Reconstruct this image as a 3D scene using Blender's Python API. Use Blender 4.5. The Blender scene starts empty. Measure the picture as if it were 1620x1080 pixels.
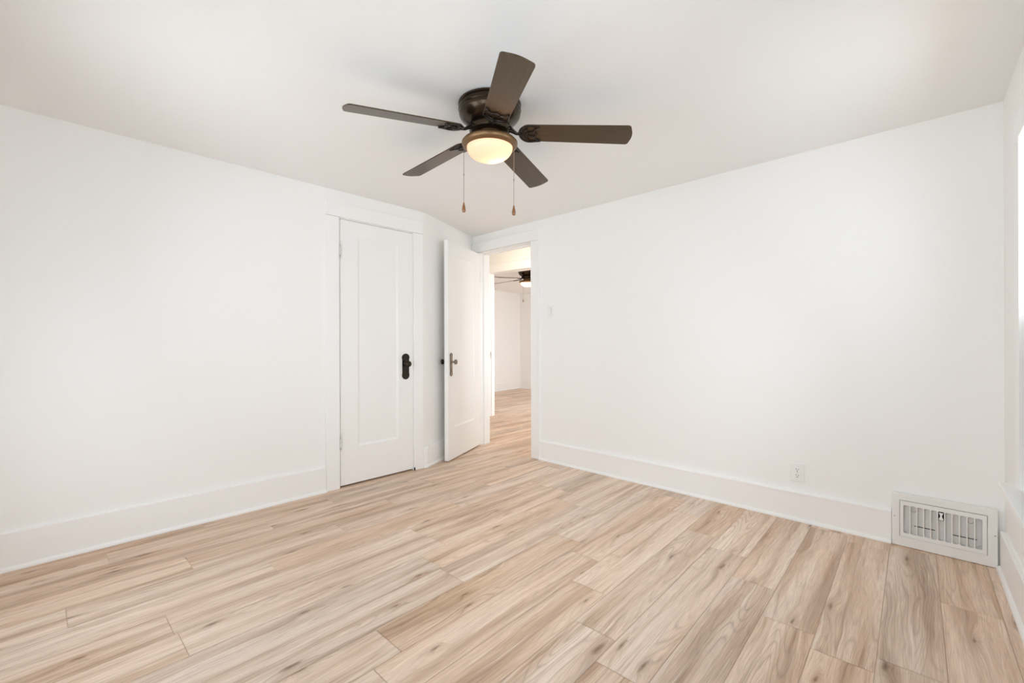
import bpy, bmesh, math, random
from mathutils import Vector, Matrix
C = bpy.context.scene.collection
PI = math.pi
random.seed(7)

# ------------------------------------------------------------------ camera
YAW = 0.764071
CAM_H = 1.17
cd = bpy.data.cameras.new('camera'); cam = bpy.data.objects.new('camera', cd); C.objects.link(cam)
cd.sensor_fit = 'HORIZONTAL'; cd.sensor_width = 36.0
cd.lens = 693.552 / 1620 * 36.0
cd.shift_y = 2.52 / 1620
cd.clip_start = 0.02; cd.clip_end = 200
cam.matrix_world = Matrix.Translation((0, 0, CAM_H)) @ Matrix.Rotation(YAW, 4, 'Z') @ Matrix.Rotation(PI/2, 4, 'X') @ Matrix.Rotation(-0.0031267, 4, 'Z')
bpy.context.scene.camera = cam

# ------------------------------------------------------------------ world, exposure
SKY_STRENGTH = 5.95
w = bpy.data.worlds.new('sky'); bpy.context.scene.world = w; w.use_nodes = True
bg = w.node_tree.nodes['Background']; bg.inputs[0].default_value = (0.87, 0.955, 1.055, 1); bg.inputs[1].default_value = SKY_STRENGTH
vs = bpy.context.scene.view_settings
vs.view_transform = 'Standard'; vs.look = 'None'; vs.gamma = 1; vs.exposure = 0.0; vs.use_curve_mapping = False
cy = bpy.context.scene.cycles
cy.max_bounces = 16; cy.diffuse_bounces = 12; cy.glossy_bounces = 4; cy.transparent_max_bounces = 12; cy.transmission_bounces = 6
cy.caustics_reflective = False; cy.caustics_refractive = False
cy.use_denoising = True

# ------------------------------------------------------------------ room dimensions
H = 2.408                    # ceiling height
LX = -3.4705                 # left wall plane
BY = 3.385                   # back wall (with the doorway)
BEND = (LX, 2.432)           # where the left wall turns
CORN = (-3.878, BY)
YB = -0.55                   # wall behind the camera
WA = math.radians(1.21)      # the window wall is a little out of square
W0 = Vector((0.268, BY, 0))
WT = Vector((math.sin(WA), -math.cos(WA), 0))   # along window wall towards the camera
WN = Vector((-math.cos(WA), -math.sin(WA), 0))  # into the room
OPL, OPR, OPH = -3.757, -2.963, 2.205           # doorway
WTH = 0.14

def portal(loc, direction, sx, sz):
    ld = bpy.data.lights.new('daylight_portal', 'AREA'); ld.shape = 'RECTANGLE'; ld.size = sx; ld.size_y = sz
    ld.cycles.is_portal = True
    o = bpy.data.objects.new('daylight_portal', ld); C.objects.link(o); o.location = loc
    o.rotation_euler = Vector(direction).to_track_quat('-Z', 'Y').to_euler()
    return o
# window openings: (s or x ranges, z range)
WIN1 = (0.60, 1.35, 0.548, 2.02)     # on the window wall, distances from the corner
FILL_WIN2 = (2.00, 3.05, 0.548, 2.02)  # out of frame; added to light the left wall
FILL_WIN3 = (-2.70, -1.55, 0.55, 2.10)   # behind the camera, unseen; added to even out the light
FILL_WIN4 = (-1.15, -0.15, 0.55, 2.10)  # likewise unseen, added to brighten the back wall
for a, b, z0, z1 in (WIN1, FILL_WIN2):
    portal(W0 + WT*((a+b)/2) - WN*0.13 + Vector((0, 0, (z0+z1)/2)), WN, b-a, z1-z0)
for a, b, z0, z1 in (FILL_WIN3, FILL_WIN4):
    portal(Vector(((a+b)/2, YB-0.13, (z0+z1)/2)), (0, 1, 0), b-a, z1-z0)

# ------------------------------------------------------------------ materials
def srgb(r, g, b):
    f = lambda c: (c/255)/12.92 if c/255 <= 0.04045 else (((c/255)+0.055)/1.055)**2.4
    return (f(r), f(g), f(b), 1)
class NT:
    def __init__(s, name):
        s.m = bpy.data.materials.new(name); s.m.use_nodes = True; s.t = s.m.node_tree
        s.b = s.t.nodes['Principled BSDF']; s.out = s.t.nodes['Material Output']
    def n(s, typ, **kw):
        x = s.t.nodes.new(typ)
        for k, v in kw.items():
            if k.startswith('i_'):
                x.inputs[int(k[2:])].default_value = v
            else: setattr(x, k, v)
        return x
    def l(s, a, b): s.t.links.new(a, b)
    def math(s, op, a, b=None, clamp=False):
        x = s.t.nodes.new('ShaderNodeMath'); x.operation = op; x.use_clamp = clamp
        for i, v in enumerate((a, b)):
            if v is None: continue
            if isinstance(v, (int, float)): x.inputs[i].default_value = v
            else: s.l(v, x.inputs[i])
        return x.outputs[0]
    def ramp(s, fac, stops):
        x = s.t.nodes.new('ShaderNodeValToRGB'); s.l(fac, x.inputs[0]); e = x.color_ramp.elements
        while len(e) < len(stops): e.new(0.5)
        for i, (p, c) in enumerate(stops): e[i].position = p; e[i].color = c
        return x.outputs[0]
    def mix(s, fac, a, b, mode='MIX'):
        x = s.t.nodes.new('ShaderNodeMix'); x.data_type = 'RGBA'; x.blend_type = mode
        for sock, v in ((x.inputs[0], fac), (x.inputs[6], a), (x.inputs[7], b)):
            if isinstance(v, (int, float, tuple)): sock.default_value = v
            else: s.l(v, sock)
        return x.outputs[2]
    def noise(s, vec, scale=1, detail=2, rough=0.5, dist=0):
        x = s.t.nodes.new('ShaderNodeTexNoise'); s.l(vec, x.inputs['Vector'])
        x.inputs['Scale'].default_value = scale; x.inputs['Detail'].default_value = detail
        x.inputs['Roughness'].default_value = rough; x.inputs['Distortion'].default_value = dist
        return x.outputs[0]
    def comb(s, x, y, z):
        n = s.t.nodes.new('ShaderNodeCombineXYZ')
        for i, v in enumerate((x, y, z)):
            if isinstance(v, (int, float)): n.inputs[i].default_value = v
            else: s.l(v, n.inputs[i])
        return n.outputs[0]
    def bump(s, h, strength, dist):
        n = s.t.nodes.new('ShaderNodeBump'); n.inputs['Strength'].default_value = strength; n.inputs['Distance'].default_value = dist
        s.l(h, n.inputs['Height']); s.l(n.outputs[0], s.b.inputs['Normal'])

def paint(name, col, rough=0.6, bump=0.15, bscale=180, spec=0.35):
    t = NT(name); tc = t.n('ShaderNodeNewGeometry').outputs['Position']
    n1 = t.noise(tc, 1.3, 3, 0.5)
    c = t.mix(t.math('MULTIPLY', n1, 0.06), col, tuple(x*0.93 for x in col[:3])+(1,))
    t.l(c, t.b.inputs['Base Color']); t.b.inputs['Roughness'].default_value = rough
    t.b.inputs['Specular IOR Level'].default_value = spec
    if bump: t.bump(t.noise(tc, bscale, 3, 0.6), bump, 0.001)
    return t.m
M_WALL = paint('wall_paint', (0.895, 0.890, 0.872, 1), 0.65, 0.25, 120)
M_CEIL = paint('ceiling_paint', (0.86, 0.855, 0.838, 1), 0.8, 0.3, 90)
M_TRIM = paint('trim_paint', (0.90, 0.896, 0.882, 1), 0.38, 0.08, 60)
M_DOOR = paint('door_paint', (0.89, 0.885, 0.868, 1), 0.38, 0.08, 60)
M_PLASTIC = paint('white_plastic', (0.86, 0.86, 0.84, 1), 0.3, 0)

def simple(name, col, rough=0.5, metal=0.0, **kw):
    t = NT(name); tc = t.n('ShaderNodeTexCoord').outputs['Object']
    n1 = t.noise(tc, 35, 3, 0.6)
    c = t.mix(n1, tuple(x*0.8 for x in col[:3])+(1,), tuple(min(1, x*1.2) for x in col[:3])+(1,))
    t.l(c, t.b.inputs['Base Color']); t.b.inputs['Roughness'].default_value = rough; t.b.inputs['Metallic'].default_value = metal
    for k, v in kw.items(): t.b.inputs[k.replace('_', ' ')].default_value = v
    return t.m
M_BRONZE = simple('oil_rubbed_bronze', (0.052, 0.036, 0.022, 1), 0.27, 0.85)
M_BRONZE2 = simple('brushed_bronze', (0.20, 0.115, 0.052, 1), 0.38, 0.7)
M_IRON = simple('dark_blade_iron', (0.028, 0.020, 0.015, 1), 0.25, 0.6)
M_BLACK = simple('aged_black_metal', (0.040, 0.032, 0.024, 1), 0.2, 0.85)
M_NICKEL = simple('tarnished_nickel', (0.26, 0.23, 0.19, 1), 0.2, 0.95)
M_CHAIN = simple('chain_metal', (0.30, 0.27, 0.24, 1), 0.3, 0.9)
M_FOB = simple('varnished_wood_fob', (0.22, 0.09, 0.025, 1), 0.18, 0.0, Coat_Weight=0.6)
M_DARK = simple('dark_gap', (0.01, 0.009, 0.008, 1), 0.9)
M_SCREW = simple('painted_screw', (0.45, 0.44, 0.42, 1), 0.4, 0.3)
M_DAMPER = paint('dusty_damper', (0.70, 0.685, 0.67, 1), 0.6, 0)
M_REG = paint('register_enamel', (0.83, 0.825, 0.80, 1), 0.4, 0.1, 70)

def chipped_paint():
    t = NT('chipped_hinge_paint'); tc = t.n('ShaderNodeTexCoord').outputs['Object']
    n1 = t.noise(tc, 160, 3, 0.6)
    c = t.ramp(n1, [(0.54, (0.84, 0.83, 0.81, 1)), (0.58, (0.10, 0.09, 0.08, 1))])
    t.l(c, t.b.inputs['Base Color']); t.b.inputs['Roughness'].default_value = 0.4; return t.m
M_HINGE = chipped_paint()

def blade_material():
    t = NT('fan_blade_wood'); tc = t.n('ShaderNodeTexCoord').outputs['Object']
    sep = t.n('ShaderNodeSeparateXYZ'); t.l(tc, sep.inputs[0])
    v = t.comb(t.math('MULTIPLY', sep.outputs[0], 5.0), t.math('MULTIPLY', sep.outputs[1], 90.0), 0.0)
    n1 = t.noise(v, 1, 4, 0.6, 0.3)
    c = t.ramp(n1, [(0.3, (0.020, 0.011, 0.005, 1)), (0.7, (0.046, 0.027, 0.013, 1))])
    t.l(c, t.b.inputs['Base Color']); t.b.inputs['Roughness'].default_value = 0.30; t.b.inputs['Specular Tint'].default_value = (1.0, 0.82, 0.60, 1)
    t.b.inputs['Specular IOR Level'].default_value = 0.8
    t.bump(n1, 0.1, 0.0006)
    return t.m
M_BLADE = blade_material()

def glass_material():
    t = NT('window_glass'); t.t.nodes.remove(t.b)
    tr = t.n('ShaderNodeBsdfTransparent'); gl = t.n('ShaderNodeBsdfGlossy'); gl.inputs['Roughness'].default_value = 0.02
    tr.inputs[0].default_value = (0.97, 0.985, 0.98, 1)
    fr = t.n('ShaderNodeFresnel'); fr.inputs[0].default_value = 1.45
    mx = t.n('ShaderNodeMixShader'); t.l(fr.outputs[0], mx.inputs[0]); t.l(tr.outputs[0], mx.inputs[1]); t.l(gl.outputs[0], mx.inputs[2])
    t.l(mx.outputs[0], t.out.inputs[0]); return t.m
M_GLASS = glass_material()

def bowl_material():
    t = NT('frosted_glass_shade')
    tl = t.n('ShaderNodeBsdfTranslucent'); tl.inputs[0].default_value = (0.85, 0.62, 0.48, 1)
    em = t.n('ShaderNodeEmission'); em.inputs[0].default_value = (1.0, 0.58, 0.36, 1); em.inputs[1].default_value = 0.32
    t.b.inputs['Base Color'].default_value = (0.9, 0.80, 0.68, 1); t.b.inputs['Roughness'].default_value = 0.25
    mx = t.n('ShaderNodeMixShader'); mx.inputs[0].default_value = 0.55
    t.l(t.b.outputs[0], mx.inputs[1]); t.l(tl.outputs[0], mx.inputs[2])
    ad = t.n('ShaderNodeAddShader'); t.l(mx.outputs[0], ad.inputs[0]); t.l(em.outputs[0], ad.inputs[1])
    t.l(ad.outputs[0], t.out.inputs[0]); return t.m
M_BOWL = bowl_material()

def floor_material():
    t = NT('oak_plank_laminate')
    uv = t.n('ShaderNodeUVMap'); uv.uv_map = 'plank'
    sp = t.n('ShaderNodeSeparateXYZ'); t.l(uv.outputs[0], sp.inputs[0])
    U, V = sp.outputs[0], sp.outputs[1]          # metres along / across, each plank shifted
    at = t.n('ShaderNodeAttribute'); at.attribute_name = 'plank_rand'
    sr = t.n('ShaderNodeSeparateColor'); t.l(at.outputs['Color'], sr.inputs[0])
    R1, R2, EDGE = sr.outputs[0], sr.outputs[1], sr.outputs[2]
    # knots
    kw = t.math('MULTIPLY', t.math('SUBTRACT', t.noise(t.comb(t.math('MULTIPLY', U, 14.0), t.math('MULTIPLY', V, 40.0), 2.0), 1, 2, 0.6), 0.5), 0.16)
    kv = t.comb(t.math('ADD', t.math('MULTIPLY', U, 2.2), kw), t.math('ADD', t.math('MULTIPLY', V, 9.5), kw), 0.0)
    vo = t.n('ShaderNodeTexVoronoi'); t.l(kv, vo.inputs['Vector']); vo.inputs['Scale'].default_value = 1.0; vo.voronoi_dimensions = '2D'
    vo.inputs['Randomness'].default_value = 0.95
    kd = vo.outputs['Distance']
    csep = t.n('ShaderNodeSeparateColor'); t.l(vo.outputs['Color'], csep.inputs[0])
    pick = t.math('GREATER_THAN', csep.outputs[0], 0.72)
    near = t.math('MULTIPLY', t.math('POWER', t.math('SUBTRACT', 1.0, t.math('MULTIPLY', kd, 2.3), True), 2.0), pick)
    # warped coordinates: the figure flows round the knots
    warp = t.noise(t.comb(t.math('MULTIPLY', U, 1.9), t.math('MULTIPLY', V, 7.0), 3.3), 1, 2, 0.5)
    Vw = t.math('ADD', V, t.math('ADD', t.math('MULTIPLY', t.math('SUBTRACT', warp, 0.5), 0.050), t.math('MULTIPLY', near, 0.030)))
    broad = t.noise(t.comb(t.math('MULTIPLY', U, 0.75), t.math('MULTIPLY', Vw, 11.0), 0.0), 1, 3, 0.5, 0.0)
    mid = t.noise(t.comb(t.math('MULTIPLY', U, 1.1), t.math('MULTIPLY', Vw, 52.0), 5.0), 1, 4, 0.6, 0.0)
    fine = t.noise(t.comb(t.math('MULTIPLY', U, 9.0), t.math('MULTIPLY', Vw, 330.0), 9.0), 1, 3, 0.65)
    ring = t.noise(t.comb(t.math('MULTIPLY', U, 0.9), t.math('MULTIPLY', Vw, 9.0), 12.0), 1, 1, 0.4)
    cont = t.math('ABSOLUTE', t.math('SINE', t.math('MULTIPLY', ring, 60.0)))
    cont = t.math('POWER', t.math('SUBTRACT', 1.0, cont), 2.2)
    zone = t.noise(t.comb(t.math('MULTIPLY', U, 1.1), t.math('MULTIPLY', V, 6.0), 21.0), 1, 1, 0.5)
    zone = t.math('MULTIPLY', t.math('SUBTRACT', zone, 0.42), 4.0, True)
    light = srgb(246, 224, 205); base = srgb(229, 202, 179); tan = srgb(206, 174, 146); dark = srgb(166, 130, 101)
    c = t.ramp(broad, [(0.33, dark), (0.42, tan), (0.51, base), (0.64, light)])
    c2 = t.ramp(mid, [(0.28, srgb(160, 127, 101)), (0.45, srgb(216, 194, 174)), (0.72, srgb(238, 221, 205))])
    c = t.mix(0.45, c, c2)
    gold = t.noise(t.comb(t.math('MULTIPLY', U, 0.9), t.math('MULTIPLY', V, 5.0), 61.0), 1, 2, 0.5)
    gold = t.math('MULTIPLY', t.math('SUBTRACT', gold, 0.48), 3.5, True)
    c = t.mix(t.math('MULTIPLY', gold, 0.45), c, (1.0, 0.90, 0.78, 1), 'MULTIPLY')
    c = t.mix(t.math('MULTIPLY', t.math('MULTIPLY', cont, zone), 0.42), c, srgb(148, 118, 95))
    fi = t.ramp(fine, [(0.30, (0.76, 0.745, 0.73, 1)), (0.60, (1.04, 1.04, 1.04, 1))])
    c = t.mix(1.0, c, fi, 'MULTIPLY')
    # thin pale slivers
    sl = t.noise(t.comb(t.math('MULTIPLY', U, 1.6), t.math('MULTIPLY', Vw, 70.0), 47.0), 1, 2, 0.5, 0.2)
    sl = t.math('MULTIPLY', t.math('SUBTRACT', sl, 0.62), 9.0, True)
    c = t.mix(t.math('MULTIPLY', sl, 0.55), c, srgb(246, 232, 216))
    # dark mineral streaks
    st = t.noise(t.comb(t.math('MULTIPLY', U, 1.1), t.math('MULTIPLY', Vw, 20.0), 33.0), 1, 3, 0.55, 0.0)
    st = t.math('MULTIPLY', t.math('SUBTRACT', st, 0.60), 7.0, True)
    c = t.mix(t.math('MULTIPLY', st, 0.62), c, srgb(150, 118, 92))
    # knots
    halo = t.math('MULTIPLY', t.math('POWER', t.math('SUBTRACT', 1.0, t.math('MULTIPLY', kd, 3.6), True), 1.5), pick)
    c = t.mix(t.math('MULTIPLY', halo, 0.50), c, srgb(158, 124, 94))
    pick2 = t.math('GREATER_THAN', csep.outputs[0], 0.80)
    core = t.math('MULTIPLY', t.math('SUBTRACT', 1.0, t.math('MULTIPLY', kd, t.math('ADD', 8.0, t.math('MULTIPLY', csep.outputs[1], 10.0))), True), pick2)
    c = t.mix(t.math('MULTIPLY', core, 0.8), c, srgb(112, 82, 58))
    # plank to plank
    hv = t.n('ShaderNodeHueSaturation'); t.l(c, hv.inputs['Color'])
    t.l(t.math('ADD', 0.92, t.math('MULTIPLY', R1, 0.14)), hv.inputs['Value'])
    t.l(t.math('ADD', 0.90, t.math('MULTIPLY', R2, 0.22)), hv.inputs['Saturation'])
    c = hv.outputs[0]
    t.l(c, t.b.inputs['Base Color'])
    ro = t.math('ADD', 0.40, t.math('MULTIPLY', fine, 0.14)); t.l(ro, t.b.inputs['Roughness'])
    t.b.inputs['Specular IOR Level'].default_value = 0.45
    t.bump(t.math('ADD', fine, t.math('MULTIPLY', mid, 0.5)), 0.18, 0.0008)
    return t.m
M_FLOOR = floor_material()

# ------------------------------------------------------------------ mesh helpers
class MB:
    def __init__(s): s.bm = bmesh.new()
    def quad(s, pts):
        vs_ = [s.bm.verts.new(p) for p in pts]; return s.bm.faces.new(vs_)
    def prism(s, poly, z0, z1, M=None):
        """vertical prism over a 2-D polygon"""
        a = [Vector((p[0], p[1], z0)) for p in poly]; b = [Vector((p[0], p[1], z1)) for p in poly]
        if M is not None: a = [M @ v for v in a]; b = [M @ v for v in b]
        va = [s.bm.verts.new(v) for v in a]; vb = [s.bm.verts.new(v) for v in b]; n = len(poly)
        s.bm.faces.new(va[::-1]); s.bm.faces.new(vb)
        for i in range(n): s.bm.faces.new((va[i], va[(i+1) % n], vb[(i+1) % n], vb[i]))
        return s
    def box(s, x0, x1, y0, y1, z0, z1, M=None):
        return s.prism([(x0, y0), (x1, y0), (x1, y1), (x0, y1)], z0, z1, M)
    def lathe(s, prof, n=48, M=None, cap=True):
        """prof: (r, z) list, around z"""
        rings = []
        for r, z in prof:
            if r < 1e-6:
                v = Vector((0, 0, z)); v = M @ v if M is not None else v
                rings.append([s.bm.verts.new(v)])
            else:
                rr = []
                for i in range(n):
                    a = 2*PI*i/n; v = Vector((r*math.cos(a), r*math.sin(a), z)); v = M @ v if M is not None else v
                    rr.append(s.bm.verts.new(v))
                rings.append(rr)
        for A, B in zip(rings, rings[1:]):
            if len(A) == 1 and len(B) == 1: continue
            for i in range(n):
                j = (i+1) % n
                if len(A) == 1: s.bm.faces.new((A[0], B[i], B[j]))
                elif len(B) == 1: s.bm.faces.new((A[i], A[j], B[0]))
                else: s.bm.faces.new((A[i], A[j], B[j], B[i]))
        if cap:
            if len(rings[0]) > 1: s.bm.faces.new(rings[0][::-1])
            if len(rings[-1]) > 1: s.bm.faces.new(rings[-1])
        return s
    def tube(s, pts, r, n=8, M=None):
        pts = [Vector(p) for p in pts]; rr = r if isinstance(r, (list, tuple)) else [r]*len(pts)
        rings = []; prev = None
        for i, p in enumerate(pts):
            d = (pts[min(i+1, len(pts)-1)] - pts[max(i-1, 0)]).normalized()
            up = prev if prev is not None else (Vector((0, 0, 1)) if abs(d.z) < 0.9 else Vector((1, 0, 0)))
            x = (up - d*up.dot(d)).normalized(); prev = x; y = d.cross(x)
            ring = []
            for k in range(n):
                a = 2*PI*k/n; v = p + (x*math.cos(a) + y*math.sin(a))*rr[i]
                ring.append(s.bm.verts.new(M @ v if M is not None else v))
            rings.append(ring)
        for A, B in zip(rings, rings[1:]):
            for k in range(n): s.bm.faces.new((A[k], A[(k+1) % n], B[(k+1) % n], B[k]))
        s.bm.faces.new(rings[0][::-1]); s.bm.faces.new(rings[-1])
        return s
    def build(s, name, mat, parent=None, smooth=False, bevel=0, M=None, segs=2):
        bmesh.ops.recalc_face_normals(s.bm, faces=s.bm.faces)
        me = bpy.data.meshes.new(name); s.bm.to_mesh(me); s.bm.free(); me.materials.append(mat)
        o = bpy.data.objects.new(name, me); C.objects.link(o)
        if parent is not None: o.parent = parent
        if M is not None: o.matrix_local = M
        if smooth:
            for p in me.polygons: p.use_smooth = True
            me.set_sharp_from_angle(angle=math.radians(38))
        if bevel:
            b = o.modifiers.new('bevel', 'BEVEL'); b.width = bevel; b.segments = segs; b.limit_method = 'ANGLE'; b.angle_limit = math.radians(40)
            b.harden_normals = False
        return o
def tag(o, label=None, cat=None, group=None, kind=None):
    if label: o['label'] = label
    if cat: o['category'] = cat
    if group: o['group'] = group
    if kind: o['kind'] = kind
    return o
def empty(name, M):
    o = bpy.data.objects.new(name, None); C.objects.link(o); o.matrix_world = M; o.empty_display_size = 0.1
    return o
def struct(o, label, cat): return tag(o, label, cat, kind='structure')
def rot(deg_or_rad, axis='Z'): return Matrix.Rotation(deg_or_rad, 4, axis)
def T(x, y=None, z=None): return Matrix.Translation((x, y, z) if y is not None else x)

# frames: window wall, far block
MW = Matrix(((WT.x, WN.x, 0, W0.x), (WT.y, WN.y, 0, W0.y), (0, 0, 1, 0), (0, 0, 0, 1)))   # x = s along wall, y = into room
P0 = Vector((-5.113, 4.800, 0)); FA = math.radians(7)
MF = T(P0) @ rot(FA)        # x along the second doorway wall, y away from the camera
HALL_H, FAR_H = 2.62, 2.45

# ------------------------------------------------------------------ floor: one mesh of planks
def build_floor():
    PW = 0.19; E0 = -0.867; ang = WA
    u = Vector((-math.sin(ang), math.cos(ang))); n = Vector((math.cos(ang), math.sin(ang)))
    known = {0: 2.613, 1: 2.36, 2: 2.105, -1: 1.54, -3: 2.04, -2: 1.79, 3: 3.225, 5: 2.75, -7: 0.39, -4: 0.94, -6: 1.436}
    bm = bmesh.new(); uvl = bm.loops.layers.uv.new('plank'); cl = bm.loops.layers.float_color.new('plank_rand')
    LEN = 1.22
    for k in range(-48, 9):
        a = E0 + k*PW; b = a + PW
        off = known.get(k, (k*0.618034*LEN + 0.31) % LEN)
        j = math.floor((-1.2 - off)/LEN)
        u0 = off + j*LEN
        while u0 < 10.2:
            u1 = u0 + LEN
            s0, s1 = max(u0, -1.2), min(u1, 10.2)
            if s1 > s0:
                ru, rv = random.uniform(0, 60), random.uniform(0, 60); c = (random.random(), random.random(), 0, 1)
                g = 0.0009
                pts = [(a+g, s0+g), (b-g, s0+g), (b-g, s1-g), (a+g, s1-g)]
                f = bm.faces.new([bm.verts.new((n.x*p+u.x*q, n.y*p+u.y*q, 0)) for p, q in pts])
                for lp, (p, q) in zip(f.loops, pts):
                    lp[uvl].uv = (q - s0 + ru, p - a + rv); lp[cl] = c
            u0 = u1
    # slab beneath so the joints read as fine dark lines
    g = bmesh.ops.create_cube(bm, size=1.0, matrix=T((-4.2, 4.6, -0.0515)) @ Matrix.Diagonal((11.2, 11.0, 0.10, 1)))
    bmesh.ops.recalc_face_normals(bm, faces=bm.faces)
    me = bpy.data.meshes.new('floor'); bm.to_mesh(me); bm.free(); me.materials.append(M_FLOOR)
    o = bpy.data.objects.new('floor', me); C.objects.link(o)
    struct(o, 'light oak plank floor running through the room and the doorway', 'floor')
build_floor()

# ------------------------------------------------------------------ ceiling
m = MB(); m.prism([(LX-1.2, YB-0.2), (0.60, YB-0.2), (0.60, BY+0.07), (LX-1.2, BY+0.07)], H, H+0.1)
struct(m.build('ceiling', M_CEIL), 'flat off-white painted ceiling above the fan', 'ceiling')
m = MB(); m.prism([(-7.2, BY+0.07), (-0.9, BY+0.07), (-0.9, 5.6), (-7.2, 4.7)], HALL_H, HALL_H+0.1)
struct(m.build('ceiling', M_CEIL), 'hallway ceiling beyond the open doorway', 'ceiling')
m = MB(); m.box(-2.4, 2.2, 0.07, 4.1, FAR_H, FAR_H+0.1, MF)
struct(m.build('ceiling', M_CEIL), 'ceiling of the far room above its own fan', 'ceiling')

# ------------------------------------------------------------------ walls
CD0, CD1, CDZ = 1.598, 2.292, 2.190      # closet opening
m = MB(); m.box(LX-0.12, LX, YB-0.12, CD0, 0, H); m.box(LX-0.12, LX, CD0, CD1, CDZ, H)
m.box(LX-0.12, LX, CD1, BEND[1]-0.06, 0, H)
struct(m.build('wall_left', M_WALL), 'long white wall on the left of the closet door', 'wall')
# the short angled wall; its outer corner is softly rounded
d = Vector((CORN[0]-BEND[0], CORN[1]-BEND[1], 0)).normalized(); nrm = Vector((-d.y, d.x, 0))
inner = []
for i in range(9):                       # rounded bend
    t_ = i/8; p0 = Vector((LX, BEND[1]-0.06, 0)); p1 = Vector((BEND[0], BEND[1], 0)); p2 = p1 + d*0.06
    p = p0*(1-t_)**2 + p1*2*t_*(1-t_) + p2*t_*t_; inner.append((p.x, p.y))
inner.append(CORN)
outer = [(CORN[0]-0.13, CORN[1]), (LX-0.12, BEND[1]-0.06)]
m = MB(); m.prism(inner+outer, 0, H)
o = m.build('wall_angled', M_WALL, smooth=True); struct(o, 'short angled white wall behind the open door', 'wall')
# back wall with doorway
m = MB(); m.box(-4.3, OPL-0.0, BY, BY+WTH, 0, HALL_H); m.box(OPR, 0.55, BY, BY+WTH, 0, HALL_H); m.box(OPL, OPR, BY, BY+WTH, OPH, HALL_H)
struct(m.build('wall_back', M_WALL), 'plain white wall right of the doorway with switch and outlet', 'wall')
# window wall
def wall_with_holes(mb, s0, s1, h, holes, y0, y1, M):
    x = s0
    for a, b, z0, z1 in holes:
        mb.box(x, a, y0, y1, 0, h, M); mb.box(a, b, y0, y1, 0, z0, M); mb.box(a, b, y0, y1, z1, h, M); x = b
    mb.box(x, s1, y0, y1, 0, h, M)
m = MB(); wall_with_holes(m, -0.05, 4.06, H, (WIN1, FILL_WIN2), -0.14, 0, MW)
struct(m.build('wall_right', M_WALL), 'white window wall at the right edge', 'wall')
MB_ = T((0, YB, 0))
m = MB(); wall_with_holes(m, LX-0.12, 0.6, H, (FILL_WIN3, FILL_WIN4), -0.14, 0, MB_)
struct(m.build('wall_behind', M_WALL), 'white wall behind the viewer with windows added for light', 'wall')
# closet interior shell
m = MB(); m.box(-4.02, -3.97, 1.40, 2.40, 0, H); m.box(-3.97, LX-0.12, 1.40, 1.45, 0, H); m.box(-3.97, LX-0.12, 2.335, 2.37, 0, H)
struct(m.build('wall_closet', M_WALL), 'closet interior walls behind the closed door', 'wall')
# hallway ends
m = MB(); m.box(-6.9, -6.8, BY+WTH, 5.3, 0, HALL_H)
m.box(-6.9, -4.3, BY+0.04, BY+WTH, 0, HALL_H)
struct(m.build('wall_hall_left', M_WALL), 'left end wall of the hallway', 'wall')
HWIN = (3.90, 4.80, 0.60, 2.0)
m = MB(); m.box(-2.40, -2.30, BY+WTH, HWIN[0], 0, HALL_H); m.box(-2.40, -2.30, HWIN[1], 5.6, 0, HALL_H)
m.box(-2.40, -2.30, HWIN[0], HWIN[1], 0, HWIN[2]); m.box(-2.40, -2.30, HWIN[0], HWIN[1], HWIN[3], HALL_H)
struct(m.build('wall_hall_right', M_WALL), 'right end wall of the hallway with its window', 'wall')
portal(Vector((-2.27, (HWIN[0]+HWIN[1])/2, 1.30)), (-1, 0, 0), 0.9, 1.4)
# second doorway wall and the far room (frame MF)
O2W, O2H = 0.86, 2.285
m = MB(); m.box(-2.3, 0, 0, 0.13, 0, HALL_H, MF); m.box(O2W, 4.0, 0, 0.13, 0, HALL_H, MF); m.box(0, O2W, 0, 0.13, O2H, HALL_H, MF)
struct(m.build('wall_hall_far', M_WALL), 'hallway wall with the second doorway', 'wall')
m = MB(); m.box(-2.29, -2.17, 0.13, 4.0, 0, FAR_H, MF)
struct(m.build('wall_far_left', M_WALL), 'left wall of the far room', 'wall')
m = MB(); m.box(-2.29, 2.2, 3.877, 4.0, 0, FAR_H, MF)
struct(m.build('wall_far_back', M_WALL), 'end wall of the far room', 'wall')
FAR_FILL_WIN = (0.8, 3.1, 0.5, 2.15)  # hidden window, added to brighten the far room
m = MB(); m.box(2.0, 2.12, 0.13, FAR_FILL_WIN[0], 0, FAR_H, MF); m.box(2.0, 2.12, FAR_FILL_WIN[1], 3.9, 0, FAR_H, MF)
m.box(2.0, 2.12, FAR_FILL_WIN[0], FAR_FILL_WIN[1], 0, FAR_FILL_WIN[2], MF); m.box(2.0, 2.12, FAR_FILL_WIN[0], FAR_FILL_WIN[1], FAR_FILL_WIN[3], FAR_H, MF)
struct(m.build('wall_far_right', M_WALL), 'right wall of the far room with a window added for light', 'wall')
pf = MF @ Vector((2.15, 1.95, 1.325)); portal(pf, MF.to_3x3() @ Vector((-1, 0, 0)), 2.3, 1.65)

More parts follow.
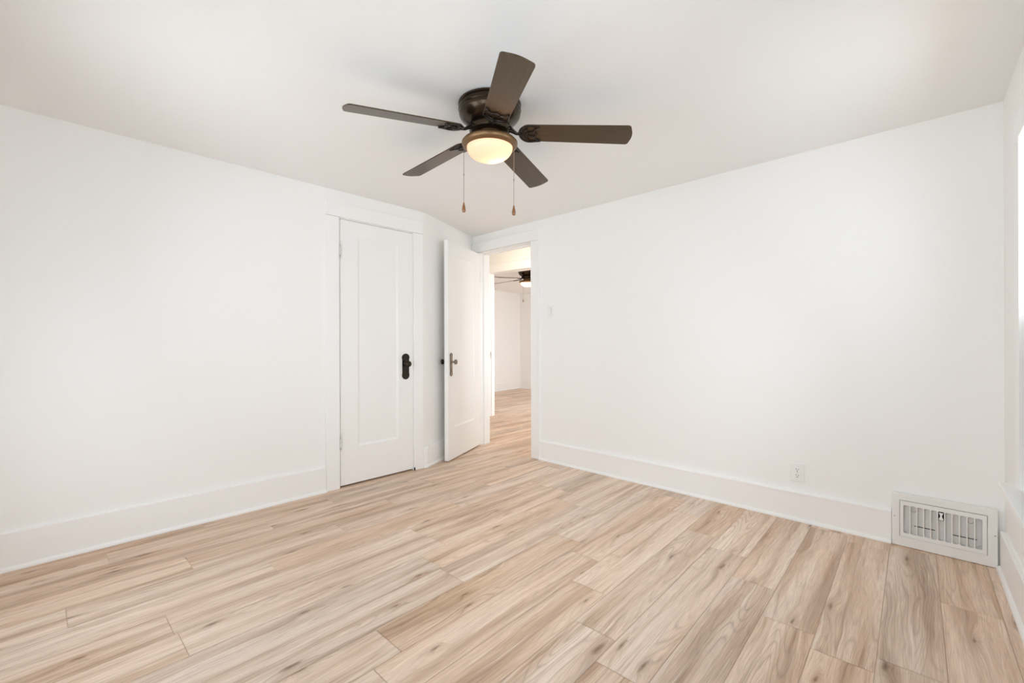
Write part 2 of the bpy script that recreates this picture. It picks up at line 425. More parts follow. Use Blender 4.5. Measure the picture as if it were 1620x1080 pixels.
# ------------------------------------------------------------------ baseboards
def base_run(mb, p, q, h=0.197, th=0.019, cap=True, shoe=0.014, M=None):
    """board along p->q (2-D), room on the left-hand side of p->q"""
    p = Vector((p[0], p[1], 0)); q = Vector((q[0], q[1], 0)); dd = (q-p); L = dd.length; dd.normalize()
    nn = Vector((-dd.y, dd.x, 0))
    F = Matrix(((dd.x, nn.x, 0, p.x), (dd.y, nn.y, 0, p.y), (0, 0, 1, 0), (0, 0, 0, 1)))
    if M is not None: F = M @ F
    if cap: prof = [(0, 0), (th, 0), (th, h-0.022), (th+0.006, h-0.020), (th+0.006, h-0.012), (th-0.004, h), (0, h)]
    else: prof = [(0, 0), (th, 0), (th, h-0.003), (th-0.003, h), (0, h)]
    def ex(prof):
        A = [F @ Vector((0, y, z)) for y, z in prof]; B = [F @ Vector((L, y, z)) for y, z in prof]
        va = [mb.bm.verts.new(v) for v in A]; vb = [mb.bm.verts.new(v) for v in B]; n = len(prof)
        mb.bm.faces.new(va[::-1]); mb.bm.faces.new(vb)
        for i in range(n): mb.bm.faces.new((va[i], va[(i+1) % n], vb[(i+1) % n], vb[i]))
    ex(prof)
    if shoe: ex([(th, 0), (th+shoe, 0), (th+shoe, 0.008), (th+shoe*0.75, 0.016), (th+shoe*0.35, 0.020), (th, 0.021)])
CASL = 1.482
m = MB(); base_run(m, (LX, CASL-0.002), (LX, YB), cap=False)
# direction p->q heads towards -Y, room (+X) lies to the left of it
struct(m.build('baseboard_left', M_TRIM), 'tall white baseboard along the left wall', 'baseboard')
m = MB(); a0 = Vector((LX, BEND[1], 0)) + d*0.0; a1 = Vector((CORN[0], CORN[1], 0)) - d*0.02
base_run(m, (a1.x, a1.y), (a0.x, a0.y), cap=False); base_run(m, (LX, BEND[1]+0.012), (LX, 2.397), cap=False)
struct(m.build('baseboard_angled', M_TRIM), 'short white baseboard behind the open door', 'baseboard')
GX0, GX1 = -0.171, 0.243
m = MB(); base_run(m, (GX0-0.002, BY), (OPR+0.112, BY))
struct(m.build('baseboard_back', M_TRIM), 'tall white baseboard between doorway and register', 'baseboard')
m = MB(); base_run(m, (0.033, 0.0), (4.0, 0.0), h=0.20, cap=False, M=MW)
o = m.build('baseboard_right', M_TRIM); struct(o, 'white baseboard under the window at right edge', 'baseboard')
m = MB(); base_run(m, (LX, YB), (0.33, YB), cap=False)
struct(m.build('baseboard_behind', M_TRIM), 'white baseboard on the wall behind the viewer', 'baseboard')
m = MB(); base_run(m, (-2.17, 3.87), (-2.17, 0.13), cap=True, h=0.2, M=MF)
struct(m.build('baseboard_far_left', M_TRIM), 'baseboard on left wall of far room', 'baseboard')
m = MB(); base_run(m, (2.0, 3.877), (-2.14, 3.877), cap=True, h=0.2, M=MF)
struct(m.build('baseboard_far_back', M_TRIM), 'baseboard on end wall of far room', 'baseboard')

# ------------------------------------------------------------------ casings (trim)
CT = 0.020
m = MB()   # closet casing: flat boards, plain butt joints, back band bead at the outside
m.box(LX, LX+CT, CASL, CD0-0.008, 0, CDZ+0.002); m.box(LX, LX+CT, CD1+0.004, 2.395, 0, CDZ+0.002)
m.box(LX, LX+CT+0.003, CASL, 2.395, CDZ+0.004, 2.308)
m.box(LX-0.12, LX+0.002, CD0-0.001, CD0+0.003, 0, CDZ); m.box(LX-0.12, LX+0.002, CD1-0.003, CD1+0.001, 0, CDZ)
m.box(LX-0.12, LX+0.002, CD0, CD1, CDZ-0.003, CDZ+0.001)
struct(m.build('trim_1', M_TRIM, bevel=0.002), 'flat white casing around the closed closet door', 'door casing')
m = MB()   # doorway casing
m.box(OPR+0.004, OPR+0.112, BY-CT, BY, 0, OPH+0.004); m.box(OPL-0.108, OPL-0.004, BY-CT, BY, 0, OPH+0.004)
m.box(OPL-0.108, OPR+0.112, BY-CT-0.003, BY, OPH+0.006, 2.318)
m.box(OPR+0.112, OPR+0.120, BY-CT-0.010, BY, 0, 2.318)
m.box(OPL-0.108, OPR+0.120, BY-CT-0.008, BY, 2.318, 2.326)
m.box(OPL-0.002, OPL+0.003, BY-0.012, BY+WTH+0.005, 0, OPH); m.box(OPR-0.003, OPR+0.002, BY-0.012, BY+WTH+0.005, 0, OPH)
m.box(OPL, OPR, BY-0.012, BY+WTH+0.005, OPH-0.004, OPH+0.002)
m.box(OPL+0.003, OPL+0.016, BY+0.05, BY+0.09, 0, OPH-0.004); m.box(OPR-0.016, OPR-0.003, BY+0.05, BY+0.09, 0, OPH-0.004)
m.box(OPL+0.016, OPR-0.016, BY+0.05, BY+0.09, OPH-0.018, OPH-0.004)
m.box(OPL-0.10, OPL-0.004, BY+WTH, BY+WTH+CT, 0, OPH); m.box(OPR+0.004, OPR+0.10, BY+WTH, BY+WTH+CT, 0, OPH)
m.box(OPL-0.10, OPR+0.10, BY+WTH, BY+WTH+CT, OPH+0.002, 2.31)
struct(m.build('trim_2', M_TRIM, bevel=0.002), 'white casing framing the open doorway', 'door casing')
m = MB()   # second doorway casing
m.box(-0.11, -0.004, -CT, 0, 0, O2H, MF); m.box(O2W+0.004, O2W+0.11, -CT, 0, 0, O2H, MF)
m.box(-0.13, O2W+0.13, -CT-0.004, 0, O2H+0.002, O2H+0.135, MF)
m.box(-0.15, O2W+0.15, -CT-0.018, 0, O2H+0.135, O2H+0.16, MF)
m.box(-0.003, 0.003, -0.01, 0.14, 0, O2H, MF); m.box(O2W-0.003, O2W+0.003, -0.01, 0.14, 0, O2H, MF)
m.box(0, O2W, -0.01, 0.14, O2H-0.004, O2H+0.002, MF)
m.box(0.003, 0.016, 0.05, 0.09, 0, O2H-0.004, MF)
o3 = m.build('trim_3', M_TRIM, bevel=0.002); struct(o3, 'white casing of the second doorway across the hallway', 'door casing')
m = MB(); m.box(0.003, 0.0045, 0.015, 0.045, 0.93, 1.03, MF); m.box(0.0045, 0.0055, 0.022, 0.038, 0.965, 0.99, MF)
m.build('strike_plate', M_NICKEL, parent=o3)

# ------------------------------------------------------------------ doors
def door_slab(mb, L, z0, z1, th, px0, px1, pz0, pz1, rec=0.011, both=True):
    """slab in x (0..L), y 0 (front) .. th (back), one recessed flat panel with a sloped moulding"""
    def face(y, sgn):
        q = [(0, z0), (L, z0), (L, z1), (0, z1)]; p = [(px0, pz0), (px1, pz0), (px1, pz1), (px0, pz1)]
        bw = 0.016; r = [(px0+bw, pz0+bw), (px1-bw, pz0+bw), (px1-bw, pz1-bw), (px0+bw, pz1-bw)]
        r0 = [(px0+0.003, pz0+0.003), (px1-0.003, pz0+0.003), (px1-0.003, pz1-0.003), (px0+0.003, pz1-0.003)]
        rings = [[(a, y, b) for a, b in q], [(a, y, b) for a, b in p], [(a, y+sgn*0.004, b) for a, b in r0], [(a, y+sgn*rec, b) for a, b in r]]
        V = [[mb.bm.verts.new(v) for v in R] for R in rings]
        for A, B in zip(V, V[1:]):
            for i in range(4): mb.bm.faces.new((A[i], A[(i+1) % 4], B[(i+1) % 4], B[i]))
        mb.bm.faces.new(V[-1]); return V[0]
    A = face(0, 1); B = face(th, -1)
    for i in range(4): mb.bm.faces.new((A[i], A[(i+1) % 4], B[(i+1) % 4], B[i]))

def plate_mesh(w_, h_, t_, lobes=True):
    """escutcheon in x/z, thickness towards -y, rounded shaped ends"""
    mb = MB(); pts = []
    n = 12; r = w_/2; hh = h_/2
    for i in range(n+1):
        a = PI*i/n; k = 1.0 + (0.08 if lobes else 0)*abs(math.sin(2*a)); pts.append((r*math.cos(a)*min(k, 1.06), hh - r + r*math.sin(a)*1.0))
    pts.append((-r*0.90, hh-r*1.5)); pts.append((-r*0.90, -hh+r*1.5))
    for i in range(n+1):
        a = PI + PI*i/n; pts.append((r*math.cos(a), -hh + r + r*math.sin(a)))
    pts.append((r*0.90, -hh+r*1.5)); pts.append((r*0.90, hh-r*1.5))
    Mx = rot(PI/2, 'X')      # z up -> -y
    mb.prism(pts, 0, t_, Mx)
    ins = [(x*0.72, z*0.90) for x, z in pts]; mb.prism(ins, t_*0.9, t_*1.5, Mx)
    # cast relief: scrolls near both ends, keyhole boss
    for sg in (1, -1):
        for k in range(3):
            cx_ = 0; cz = sg*(hh - r*(0.9+0.55*k)); rr = r*(0.62-0.13*k)
            mb.tube([(cx_+rr*math.cos(a), -t_*1.5, cz+rr*math.sin(a)*0.8) for a in [2*PI*i/14 for i in range(15)]], t_*0.28, 5)
    mb.lathe([(0.0, t_*2.2), (r*0.28, t_*2.0), (r*0.34, t_*1.2)], 16, T((0, 0, -h_*0.22)) @ Mx, cap=False)
    return mb
def knob_mesh(r=0.028, out=0.058, facets=None):
    mb = MB(); Mx = rot(PI/2, 'X')
    prof = [(0.0, 0.0), (r*0.95, 0.0), (r*0.9, 0.005), (r*0.5, 0.009), (r*0.36, 0.014), (r*0.34, out-0.034), (r*0.55, out-0.028), (r*0.92, out-0.021), (r*1.0, out-0.013), (r*0.93, out-0.005), (r*0.6, out), (r*0.55, out-0.001), (0.0, out-0.002)]
    mb.lathe(prof, facets or 32, Mx, cap=False)
    return mb
def hinge_mesh(h_=0.10, r=0.0055):
    mb = MB(); n = 5
    for i in range(n):
        z0 = -h_/2 + i*h_/n; mb.lathe([(0, z0), (r, z0+0.0004), (r, z0+h_/n-0.0012), (0, z0+h_/n-0.0008)], 14, cap=False)
    for sg in (1, -1): mb.lathe([(r*0.6, sg*h_/2), (r*1.1, sg*(h_/2+0.002)), (r*0.9, sg*(h_/2+0.006)), (0, sg*(h_/2+0.008))], 14, cap=False)
    mb.box(-0.012, 0.012, 0.002, 0.0035, -h_/2, h_/2)
    return mb

# door_1: closet door.  local x = along +Y of the room from the hinge, local y = into the wall
F1 = Matrix(((0, -1, 0, LX+0.006), (1, 0, 0, CD0+0.005), (0, 0, 1, 0), (0, 0, 0, 1)))
L1 = CD1-CD0-0.010
m = MB(); door_slab(m, L1, 0.014, CDZ-0.008, 0.036, 0.152, 0.535, 0.316, 2.052)
door1 = m.build('door_1', M_DOOR, M=F1, bevel=0.0015); struct(door1, 'closed white one-panel closet door with black knob plate', 'door')
pc = Vector((0.610, 0, 0))
pl = plate_mesh(0.078, 0.235, 0.004).build('escutcheon_plate', M_BLACK, parent=door1, M=T((pc.x, 0, 0.960)), smooth=True); pl['label'] = 'black cast door plate'
kn = knob_mesh(0.027, 0.062).build('door_knob', M_BLACK, parent=door1, M=T((pc.x, -0.003, 0.985)), smooth=True); kn['label'] = 'dark metal door knob'
for z in (1.926, 0.37):
    hinge_mesh(0.125, 0.006).build('hinge', M_HINGE, parent=door1, M=T((-0.004, -0.012, z)), smooth=True)
# catch/notch at the foot of the right casing
m = MB(); m.box(LX+0.0205, LX+0.0235, 2.290, 2.303, 0.0, 0.026); 
m.build('foot_notch', M_DARK, parent=door1).matrix_parent_inverse = F1.inverted()

# door_2: the open leaf.  local x from latch to hinge, local y towards the angled wall
lat = Vector((-3.430, 2.673, 0)); hg = Vector((-3.742, 3.375, 0)); dl = (hg-lat); L2 = dl.length; dl.normalize()
nb = Vector((-dl.y, dl.x, 0))                # away from the camera side
F2 = Matrix(((dl.x, nb.x, 0, lat.x), (dl.y, nb.y, 0, lat.y), (0, 0, 1, 0), (0, 0, 0, 1)))
m = MB(); door_slab(m, L2, 0.012, 2.190, 0.042, 0.130, 0.620, 0.322, 2.054)
door2 = m.build('door_2', M_DOOR, M=F2, bevel=0.0015); struct(door2, 'open white one-panel door folded back against the angled wall', 'door')
pl = plate_mesh(0.056, 0.235, 0.004).build('escutcheon_plate', M_NICKEL, parent=door2, M=T((0.060, 0, 0.958)), smooth=True); pl['label'] = 'tarnished nickel door plate'
kn = knob_mesh(0.026, 0.062, 12).build('door_knob', M_NICKEL, parent=door2, M=T((0.060, -0.003, 0.985)), smooth=True); kn['label'] = 'tarnished nickel knob'
knob_mesh(0.027, 0.064).build('door_knob', M_BLACK, parent=door2, M=T((0.060, 0.044, 0.985)) @ rot(PI), smooth=True)['label'] = 'dark knob on the back of the door'
m = MB(); m.box(-0.0012, 0.0, 0.010, 0.032, 0.90, 1.06); m.box(-0.009, 0.0, 0.014, 0.026, 0.975, 0.997)
m.build('latch', M_DOOR, parent=door2)
for z in (1.93, 0.30):
    hinge_mesh(0.10, 0.0055).build('hinge', M_TRIM, parent=door2, M=T((L2+0.004, -0.004, z)), smooth=True)

# ------------------------------------------------------------------ windows
def build_window(name, Mf, a, b, z0, z1, label, stool_l=0.11):
    e = empty(name, Mf @ T(((a+b)/2, 0, 0))); tag(e, label, 'window', kind='structure')
    c = (a+b)/2; hw = (b-a)/2
    mb = MB(); mb.box(-hw-0.105, -hw, 0, 0.02, z0, z1+0.0); mb.box(hw, hw+0.105, 0, 0.02, z0, z1); mb.box(-hw-0.105, hw+0.105, 0, 0.022, z1, z1+0.105)
    mb.build('window_casing', M_TRIM, parent=e, bevel=0.002)
    mb = MB(); mb.box(-hw-0.12, hw+0.12, -0.001, 0.068, z0-0.028, z0); mb.box(-hw, hw, -0.09, 0.0, z0-0.028, z0)
    mb.build('window_stool', M_TRIM, parent=e, bevel=0.004)
    mb = MB(); mb.box(-hw-0.10, hw+0.10, 0, 0.016, z0-0.12, z0-0.028); mb.build('apron', M_TRIM, parent=e, bevel=0.002)
    zm = (z0+z1)/2
    for i, (p, q, y) in enumerate(((z0, zm+0.02, -0.055), (zm-0.02, z1, -0.09))):
        mb = MB(); t_ = 0.045
        mb.box(-hw, -hw+t_, y, y+0.03, p, q); mb.box(hw-t_, hw, y, y+0.03, p, q)
        mb.box(-hw+t_, hw-t_, y, y+0.03, p, p+t_); mb.box(-hw+t_, hw-t_, y, y+0.03, q-t_, q)
        s_ = mb.build('window_sash', M_TRIM, parent=e, bevel=0.002)
        mb = MB(); mb.quad([(-hw+t_, y+0.015, p+t_), (hw-t_, y+0.015, p+t_), (hw-t_, y+0.015, q-t_), (-hw+t_, y+0.015, q-t_)])
        mb.build('pane', M_GLASS, parent=s_)
    return e
build_window('window_1', MW, *WIN1, 'white framed window nearest the register corner')
build_window('fill_window_2', MW, *FILL_WIN2, 'white framed window added beside the viewer for light')
build_window('fill_window_3', MB_, *FILL_WIN3, 'white window added on the left behind the viewer for light')
build_window('fill_window_4', MB_, *FILL_WIN4, 'white window added on the right behind the viewer for light')

# ------------------------------------------------------------------ ceiling fans
FZ = 2.262 - H      # blade plane relative to the ceiling
def blade_outline(R0=0.160, R1=0.7225, w0=0.061, w1=0.0692):
    pts = []
    n = 10
    for i in range(n+1):      # rounded root
        a = PI/2 + PI*i/n; pts.append((R0+0.045+0.045*math.cos(a), w0*math.sin(a)))
    pts.append((R1-0.03, -w1))
    rc = 0.018
    for i in range(7):
        a = -PI/2 + (PI/2)*i/6*0.92; pts.append((R1-0.008-rc+rc*math.cos(a), -w1+rc+rc*math.sin(a)))
    for i in range(1, 8):
        t_ = -1 + 2*i/8; pts.append((R1-0.008+0.010*(1-t_*t_), t_*(w1-rc*1.1)))
    for i in range(7):
        a = 0.13 + (PI/2-0.13)*i/6; pts.append((R1-0.008-rc+rc*math.cos(a), w1-rc+rc*math.sin(a)))
    pts.append((R1-0.03, w1))
    return pts
PITCH = -0.22; DROOP = 0.0717
def make_fan(M, th0, label, group):
    root = empty('ceiling_fan', M); tag(root, label, 'ceiling fan', group)
    mb = MB(); mb.lathe([(0.0, 0), (0.158, 0), (0.163, -0.004), (0.163, -0.012), (0.156, -0.016), (0.156, -0.022), (0.162, -0.026), (0.163, -0.036),
                         (0.158, -0.042), (0.160, -0.048), (0.158, -0.060), (0.150, -0.074), (0.137, -0.088), (0.118, -0.101), (0.100, -0.110), (0.0, -0.112)], 64, cap=False)
    mb.build('motor_housing', M_BRONZE, parent=root, smooth=True)
    mb = MB(); mb.lathe([(0.0, -0.110), (0.100, -0.112), (0.106, -0.118), (0.108, -0.132), (0.104, -0.146), (0.090, -0.154), (0.0, -0.156)], 48, cap=False)
    mb.build('flywheel', M_BRONZE, parent=root, smooth=True)
    mb = MB(); mb.lathe([(0.0, -0.152), (0.070, -0.154), (0.072, -0.170), (0.085, -0.178), (0.115, -0.183), (0.135, -0.190), (0.1445, -0.200), (0.145, -0.209),
                         (0.139, -0.219), (0.128, -0.2255), (0.1215, -0.2265), (0.119, -0.2235), (0.0, -0.2235)], 64, cap=False)
    mb.build('light_ring', M_BRONZE2, parent=root, smooth=True)
    prof = [(0.119, -0.2215)]
    for i in range(1, 13):
        a = (PI/2)*i/12; prof.append((0.119*math.cos(a)**0.85 if i < 12 else 0.0, -0.2255-0.066*math.sin(a)))
    mb = MB(); mb.lathe(prof, 64, cap=False)
    bowl = mb.build('light_bowl', M_BOWL, parent=root, smooth=True); bowl['label'] = 'glowing frosted glass bowl'
    # blades with their irons
    for k in range(5):
        th = th0 + 2*PI*k/5
        B = rot(th) @ T((0, 0, FZ)) @ rot(DROOP, 'Y') @ rot(PITCH, 'X')
        mb = MB(); mb.prism(blade_outline(), 0.0, 0.006)
        bl = mb.build('blade', M_BLADE, parent=root, M=B, bevel=0.0012)
        ir = MB()
        r_ = 0.0048; z_ = -0.004
        # outline of the cast iron following the blade root
        arc = [(0.205+0.050*math.cos(a), 0.060*math.sin(a), z_) for a in [PI*0.5+PI*i/16 for i in range(17)]]
        ir.tube([(0.262, 0.055, z_)] + arc + [(0.262, -0.055, z_)], [0.003]+[r_]*17+[0.003], 8)
        arc2 = [(0.212+0.036*math.cos(a), 0.044*math.sin(a), z_-0.001) for a in [PI*0.62+PI*0.76*i/12 for i in range(13)]]
        ir.tube(arc2, 0.0035, 8)
        # wavy inner edge
        wav = [(0.262, 0.052), (0.246, 0.046), (0.235, 0.032), (0.233, 0.018), (0.243, 0.006), (0.247, 0.0), (0.243, -0.006), (0.233, -0.018), (0.235, -0.032), (0.246, -0.046), (0.262, -0.052)]
        ir.tube([(x, y, z_-0.001) for x, y in wav], 0.0035, 8)
        for sg in (1, -1):
            ir.tube([(0.160, 0.0, z_), (0.190, sg*0.010, z_), (0.215, sg*0.016, z_), (0.234, sg*0.020, z_)], [0.006, 0.004, 0.004, 0.003], 8)
            ir.lathe([(0.0, -0.003), (0.005, -0.002), (0.006, 0.0), (0.0, 0.001)], 12, T((0.258, sg*0.050, z_-0.002)), cap=False)
        ir.lathe([(0.0, -0.003), (0.005, -0.002), (0.006, 0.0), (0.0, 0.001)], 12, T((0.244, 0, z_-0.003)), cap=False)
        # solid web plate under the root
        ir.prism([(0.156, 0.0), (0.168, 0.036), (0.195, 0.056), (0.205, 0.050), (0.196, 0.026), (0.200, 0.0), (0.196, -0.026), (0.205, -0.050), (0.195, -0.056), (0.168, -0.036)], z_-0.001, z_+0.0035)
        io = ir.build('blade_iron', M_IRON, parent=bl, smooth=True)
        # arm from the flywheel, in the fan frame, brought into the blade frame
        Bi = B.inverted() @ rot(th)
        ar = MB(); ar.tube([(0.090, 0, -0.136), (0.108, 0, -0.140), (0.124, 0, -0.149), (0.140, 0, -0.158), (0.158, 0, FZ-0.0155), (0.172, 0, FZ-0.0165)], [0.012, 0.011, 0.009, 0.008, 0.007, 0.005], 10, Bi)
        ar.tube([(0.150, 0.0, -0.161), (0.132, 0.012, -0.150), (0.118, 0.022, -0.138), (0.106, 0.014, -0.126)], 0.004, 8, Bi)
        ar.tube([(0.150, 0.0, -0.161), (0.132, -0.012, -0.150), (0.118, -0.022, -0.138), (0.106, -0.014, -0.126)], 0.004, 8, Bi)
        ar.build('blade_arm', M_IRON, parent=bl, smooth=True)
    return root
def add_chain(root, x, y, z0, z1, fob_len, zb, label):
    """pull chain; x, y, z in the fan frame"""
    mb = MB()
    mb.lathe([(0.0, z0+0.014), (0.004, z0+0.012), (0.004, z0), (0.0, z0-0.001)], 12, T((x, y, 0)), cap=False)
    mb.tube([(x, y, z0), (x, y, z1)], 0.00105, 6)
    z = z0
    while z > z1:
        mb.lathe([(0.0, 0.0017), (0.0015, 0.0009), (0.0015, -0.0009), (0.0, -0.0017)], 6, T((x, y, z)), cap=False); z -= 0.0042
    mb.lathe([(0.0, 0.006), (0.0026, 0.004), (0.0026, -0.004), (0.0, -0.006)], 10, T((x, y, zb)), cap=False)
    ch = mb.build('pull_chain', M_CHAIN, parent=root, smooth=True)
    mb = MB(); f = fob_len
    mb.lathe([(0.0, 0.0), (0.0035, -0.001), (0.0042, -f*0.15), (0.0078, -f*0.45), (0.0102, -f*0.75), (0.0088, -f*0.92), (0.0045, -f), (0.0, -f)], 20, T((x, y, z1)), cap=False)
    mb.build('chain_fob', M_FOB, parent=ch, smooth=True)
right = Vector((math.cos(YAW), math.sin(YAW), 0)); fwd = Vector((-math.sin(YAW), math.cos(YAW), 0))
MAIN = right*((776-810)/693.55*2.279) + fwd*2.279 + Vector((0, 0, H))
fan1 = make_fan(T(MAIN + Vector((0, 0, 0.003))) @ Matrix.Rotation(0.021, 4, right) @ Matrix.Rotation(0.006, 4, fwd), 6.9291 - 2*PI, 'dark bronze five-blade ceiling fan with lit bowl, nearest on the ceiling', 'ceiling fans')
a_ = right*(-0.1345); add_chain(fan1, a_.x, a_.y, -0.215, 1.901-H, 0.052, 2.045-H, '')
a_ = right*(0.1265) + fwd*0.01; add_chain(fan1, a_.x, a_.y, -0.215, 1.889-H, 0.052, 2.022-H, '')
FD = 7.7
FAR = right*((834.7-810)/693.55*FD) + fwd*FD + Vector((0, 0, FAR_H))
fan2 = make_fan(T(FAR), YAW + math.radians(150), 'small-looking dark fan with lit bowl seen through the doorway in the far room', 'ceiling fans')
a_ = right*(-0.078) - fwd*0.10; add_chain(fan2, a_.x, a_.y, -0.215, 1.935-FAR_H, 0.055, 2.03-FAR_H, '')
def bulb(loc, power, r=0.02):
    ld = bpy.data.lights.new('fan_bulb', 'POINT'); ld.energy = power; ld.shadow_soft_size = r; ld.color = (1.0, 0.72, 0.42)
    o = bpy.data.objects.new('fan_bulb', ld); C.objects.link(o); o.location = loc; return o
bulb(MAIN + Vector((0, 0, -0.245)) + right*0.030 + fwd*0.03, 0.75)
bulb(FAR + Vector((0, 0, -0.245)), 8.0)

# unseen lamp, added above the doorway line to warm the hallway floor
e = empty('added_hall_lamp', T((-4.15, 4.20, HALL_H))); tag(e, 'unseen round flush lamp added to light the hallway', 'added lamp')
MB().lathe([(0.0, 0.0), (0.15, 0.0), (0.15, -0.03), (0.0, -0.03)], 40, cap=False).build('added_lamp_base', M_BRONZE, parent=e, smooth=True)
t = NT('added_hall_lamp_glass'); t.b.inputs['Base Color'].default_value = (0.9, 0.85, 0.75, 1); t.b.inputs['Emission Color'].default_value = (1.0, 0.86, 0.68, 1); t.b.inputs['Emission Strength'].default_value = 42
MB().lathe([(0.14, -0.03), (0.13, -0.06), (0.09, -0.09), (0.0, -0.10)], 40, cap=False).build('added_lamp_shade', t.m, parent=e, smooth=True)

# ------------------------------------------------------------------ light switch
e = empty('light_switch', T((-2.716, BY, 1.480))); tag(e, 'small white rocker light switch beside the doorway casing', 'light switch')
MB().box(-0.036, 0.036, -0.009, 0, -0.060, 0.060).build('switch_plate', M_PLASTIC, parent=e, bevel=0.003)
m = MB(); m.box(-0.0175, 0.0175, -0.0096, -0.005, -0.0345, 0.0345); m.build('rocker_frame', M_SCREW, parent=e)
m = MB(); m.prism([(-0.0165, -0.0335), (0.0165, -0.0335), (0.0165, 0.0335), (-0.0165, 0.0335)], 0, 0.0035, T((0, -0.0098, 0)) @ rot(PI/2, 'X') @ rot(0.06, 'X'))
m.build('rocker', M_PLASTIC, parent=e, bevel=0.001)

# ------------------------------------------------------------------ wall outlet
e = empty('wall_outlet', T((-0.642, BY, 0.3115))); tag(e, 'white duplex wall outlet above the baseboard near the register', 'wall outlet')
MB().box(-0.040, 0.040, -0.006, 0, -0.060, 0.060).build('outlet_plate', M_PLASTIC, parent=e, bevel=0.003)
for sg in (1, -1):
    pts = [(0.0165*math.cos(a), max(-0.013, min(0.013, 0.0165*math.sin(a)))) for a in [2*PI*i/28 for i in range(28)]]
    m = MB(); m.prism(pts, 0, 0.003, T((0, -0.0055, sg*0.0195)) @ rot(PI/2, 'X'))
    r_ = m.build('receptacle', M_PLASTIC, parent=e, bevel=0.0006)
    m = MB(); z = sg*0.0195
    m.box(-0.0078, -0.0054, -0.0090, -0.0082, z+0.000, z+0.0095); m.box(0.0054, 0.0078, -0.0090, -0.0082, z+0.001, z+0.0085)
    m.lathe([(0.0, 0.0), (0.0030, 0.0), (0.0030, 0.0008), (0.0, 0.0008)], 12, T((0, -0.0082, z-0.0070)) @ rot(PI/2, 'X'), cap=False)
    m.build('slots', M_DARK, parent=r_)
m = MB(); m.lathe([(0.0, 0.0), (0.003, 0.0), (0.0025, 0.0012), (0.0, 0.0015)], 14, T((0, -0.006, 0)) @ rot(PI/2, 'X'), cap=False); m.build('screw', M_SCREW, parent=e, smooth=True)

# ------------------------------------------------------------------ wall register (heat grille)
RW, RH, RP = GX1-GX0, 0.300, 0.030     # width, height, projection
e = empty('wall_register', T((GX0, BY-RP, 0.002))); tag(e, 'large white metal heat register with vertical bars in the corner', 'wall register')
m = MB()   # outer frame, hollow in the middle
ix0, ix1, iz0, iz1 = 0.034, RW-0.037, 0.056, 0.262
def ring(mb, o, i, ya, yb):
    V = [[mb.bm.verts.new((x, y, z)) for x, z in ((q[0], q[2]), (q[1], q[2]), (q[1], q[3]), (q[0], q[3]))] for q, y in ((o, ya), (i, ya), (i, yb), (o, yb))]
    for a in range(4):
        A, B = V[a], V[(a+1) % 4]
        for k in range(4): mb.bm.faces.new((A[k], A[(k+1) % 4], B[(k+1) % 4], B[k]))
ring(m, (0, RW, 0, RH), (ix0, ix1, iz0, iz1), 0, 0.026)
m.build('outer_frame', M_REG, parent=e, bevel=0.003)
jx0, jx1, jz0, jz1 = ix0+0.016, ix1-0.018, iz0+0.022, iz1-0.024
m = MB(); g = 0.0022; y0, y1 = -0.003, 0.006
ring(m, (ix0+g, ix1-g, iz0+g, iz1-g), (jx0, jx1, jz0, jz1), y0, y1)
nb_ = 11; sw = (jx1-jx0)/nb_
for i in range(1, nb_):
    x = jx0+i*sw; m.box(x-0.0021, x+0.0021, y0+0.0005, y1+0.004, jz0-0.001, jz1+0.001)
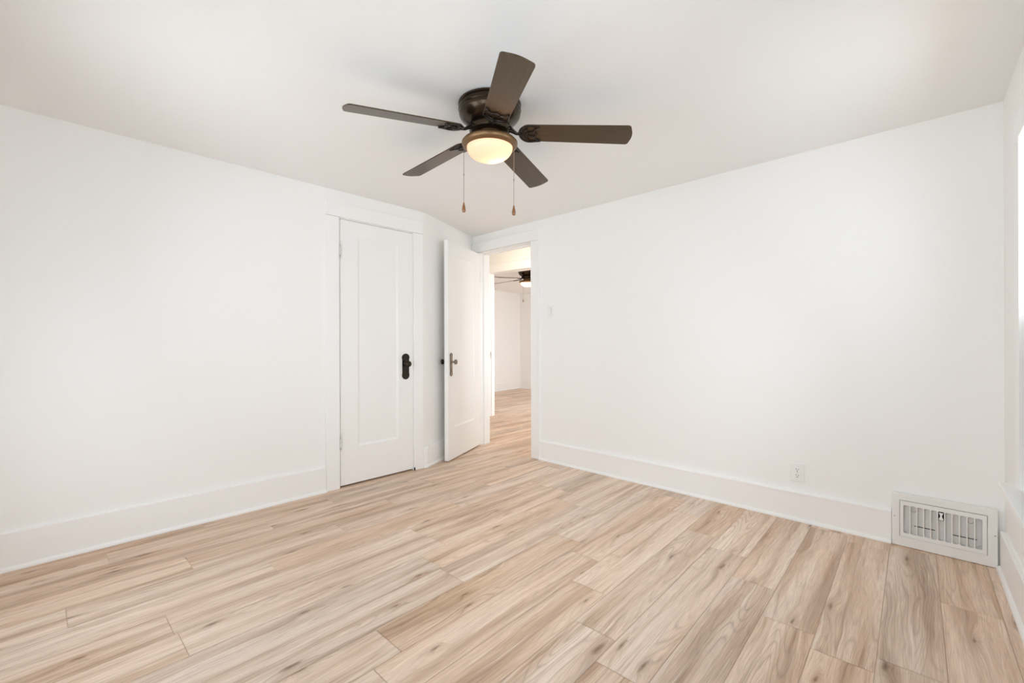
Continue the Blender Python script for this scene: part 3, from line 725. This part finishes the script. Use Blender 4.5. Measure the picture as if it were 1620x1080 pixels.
for i in range(nb_):      # rounded slot corners
    xa, xb = jx0+i*sw+(0.0021 if i else 0), jx0+(i+1)*sw-(0.0021 if i < nb_-1 else 0)
    for zc, sg in ((jz0, 1), (jz1, -1)):
        for xc, sx in ((xa, 1), (xb, -1)):
            r_ = 0.006; pts = [(xc, zc)] + [(xc+sx*(r_-r_*math.sin(b)), zc+sg*(r_-r_*math.cos(b))) for b in [PI/2*j/5 for j in range(6)]]
            m.prism(pts, -y1, -y0-0.0003, rot(PI/2, 'X'))
m.build('grille_face', M_REG, parent=e)
m = MB()   # damper blades behind the bars
m.box(ix0-0.004, ix1+0.004, 0.017, 0.020, iz0-0.004, iz1+0.004)
m.build('damper', M_DAMPER, parent=e)
m = MB()
zc = (jz0+jz1)/2
MB().box(jx0+0.045, jx0+0.130, 0.0160, 0.0185, zc-0.036, zc-0.032).build('damper_gap', M_DARK, parent=e)
MB().box(jx0+0.200, jx0+0.290, 0.0160, 0.0185, zc-0.040, zc-0.036).build('damper_gap', M_DARK, parent=e)
for xx in (jx0+1.5*sw, jx0+9.5*sw):
    MB().tube([(xx+0.011*math.cos(a), 0.016, jz1-0.026+0.011*math.sin(a)) for a in [PI+PI*i/10 for i in range(11)]], 0.0013, 6).build('damper_stamping', M_SCREW, parent=e, smooth=True)
MB().tube([(jx1-0.016, 0.016, jz0+0.006), (jx1-0.004, 0.016, jz0+0.016)], 0.0014, 6).build('damper_wire', M_SCREW, parent=e, smooth=True)
m = MB()   # hourglass tab
xc = jx0+5.5*sw; zt = jz1-0.006
poly = [(-0.0100, 0), (0.0100, 0), (0.0045, -0.014), (0.0045, -0.022), (0.0105, -0.034), (0.0080, -0.039), (-0.0080, -0.039), (-0.0105, -0.034), (-0.0045, -0.022), (-0.0045, -0.014)]
m.prism([(xc+x*0.9, zt+z) for x, z in poly], 0.002, 0.006, rot(PI/2, 'X'))
m.build('damper_lever', M_PLASTIC, parent=e, bevel=0.0008)
m = MB(); m.box(xc-sw/2+0.003, xc+sw/2-0.003, 0.012, 0.0175, zt-0.045, zt+0.004); m.build('lever_slot', M_DARK, parent=e)
for x, z in ((0.012, 0.165), (RW-0.010, 0.165)):
    m = MB(); m.lathe([(0.0, 0.0), (0.0035, 0.0), (0.003, 0.0016), (0.0, 0.002)], 14, T((x, 0, z)) @ rot(PI/2, 'X'), cap=False); m.build('screw', M_SCREW, parent=e, smooth=True)
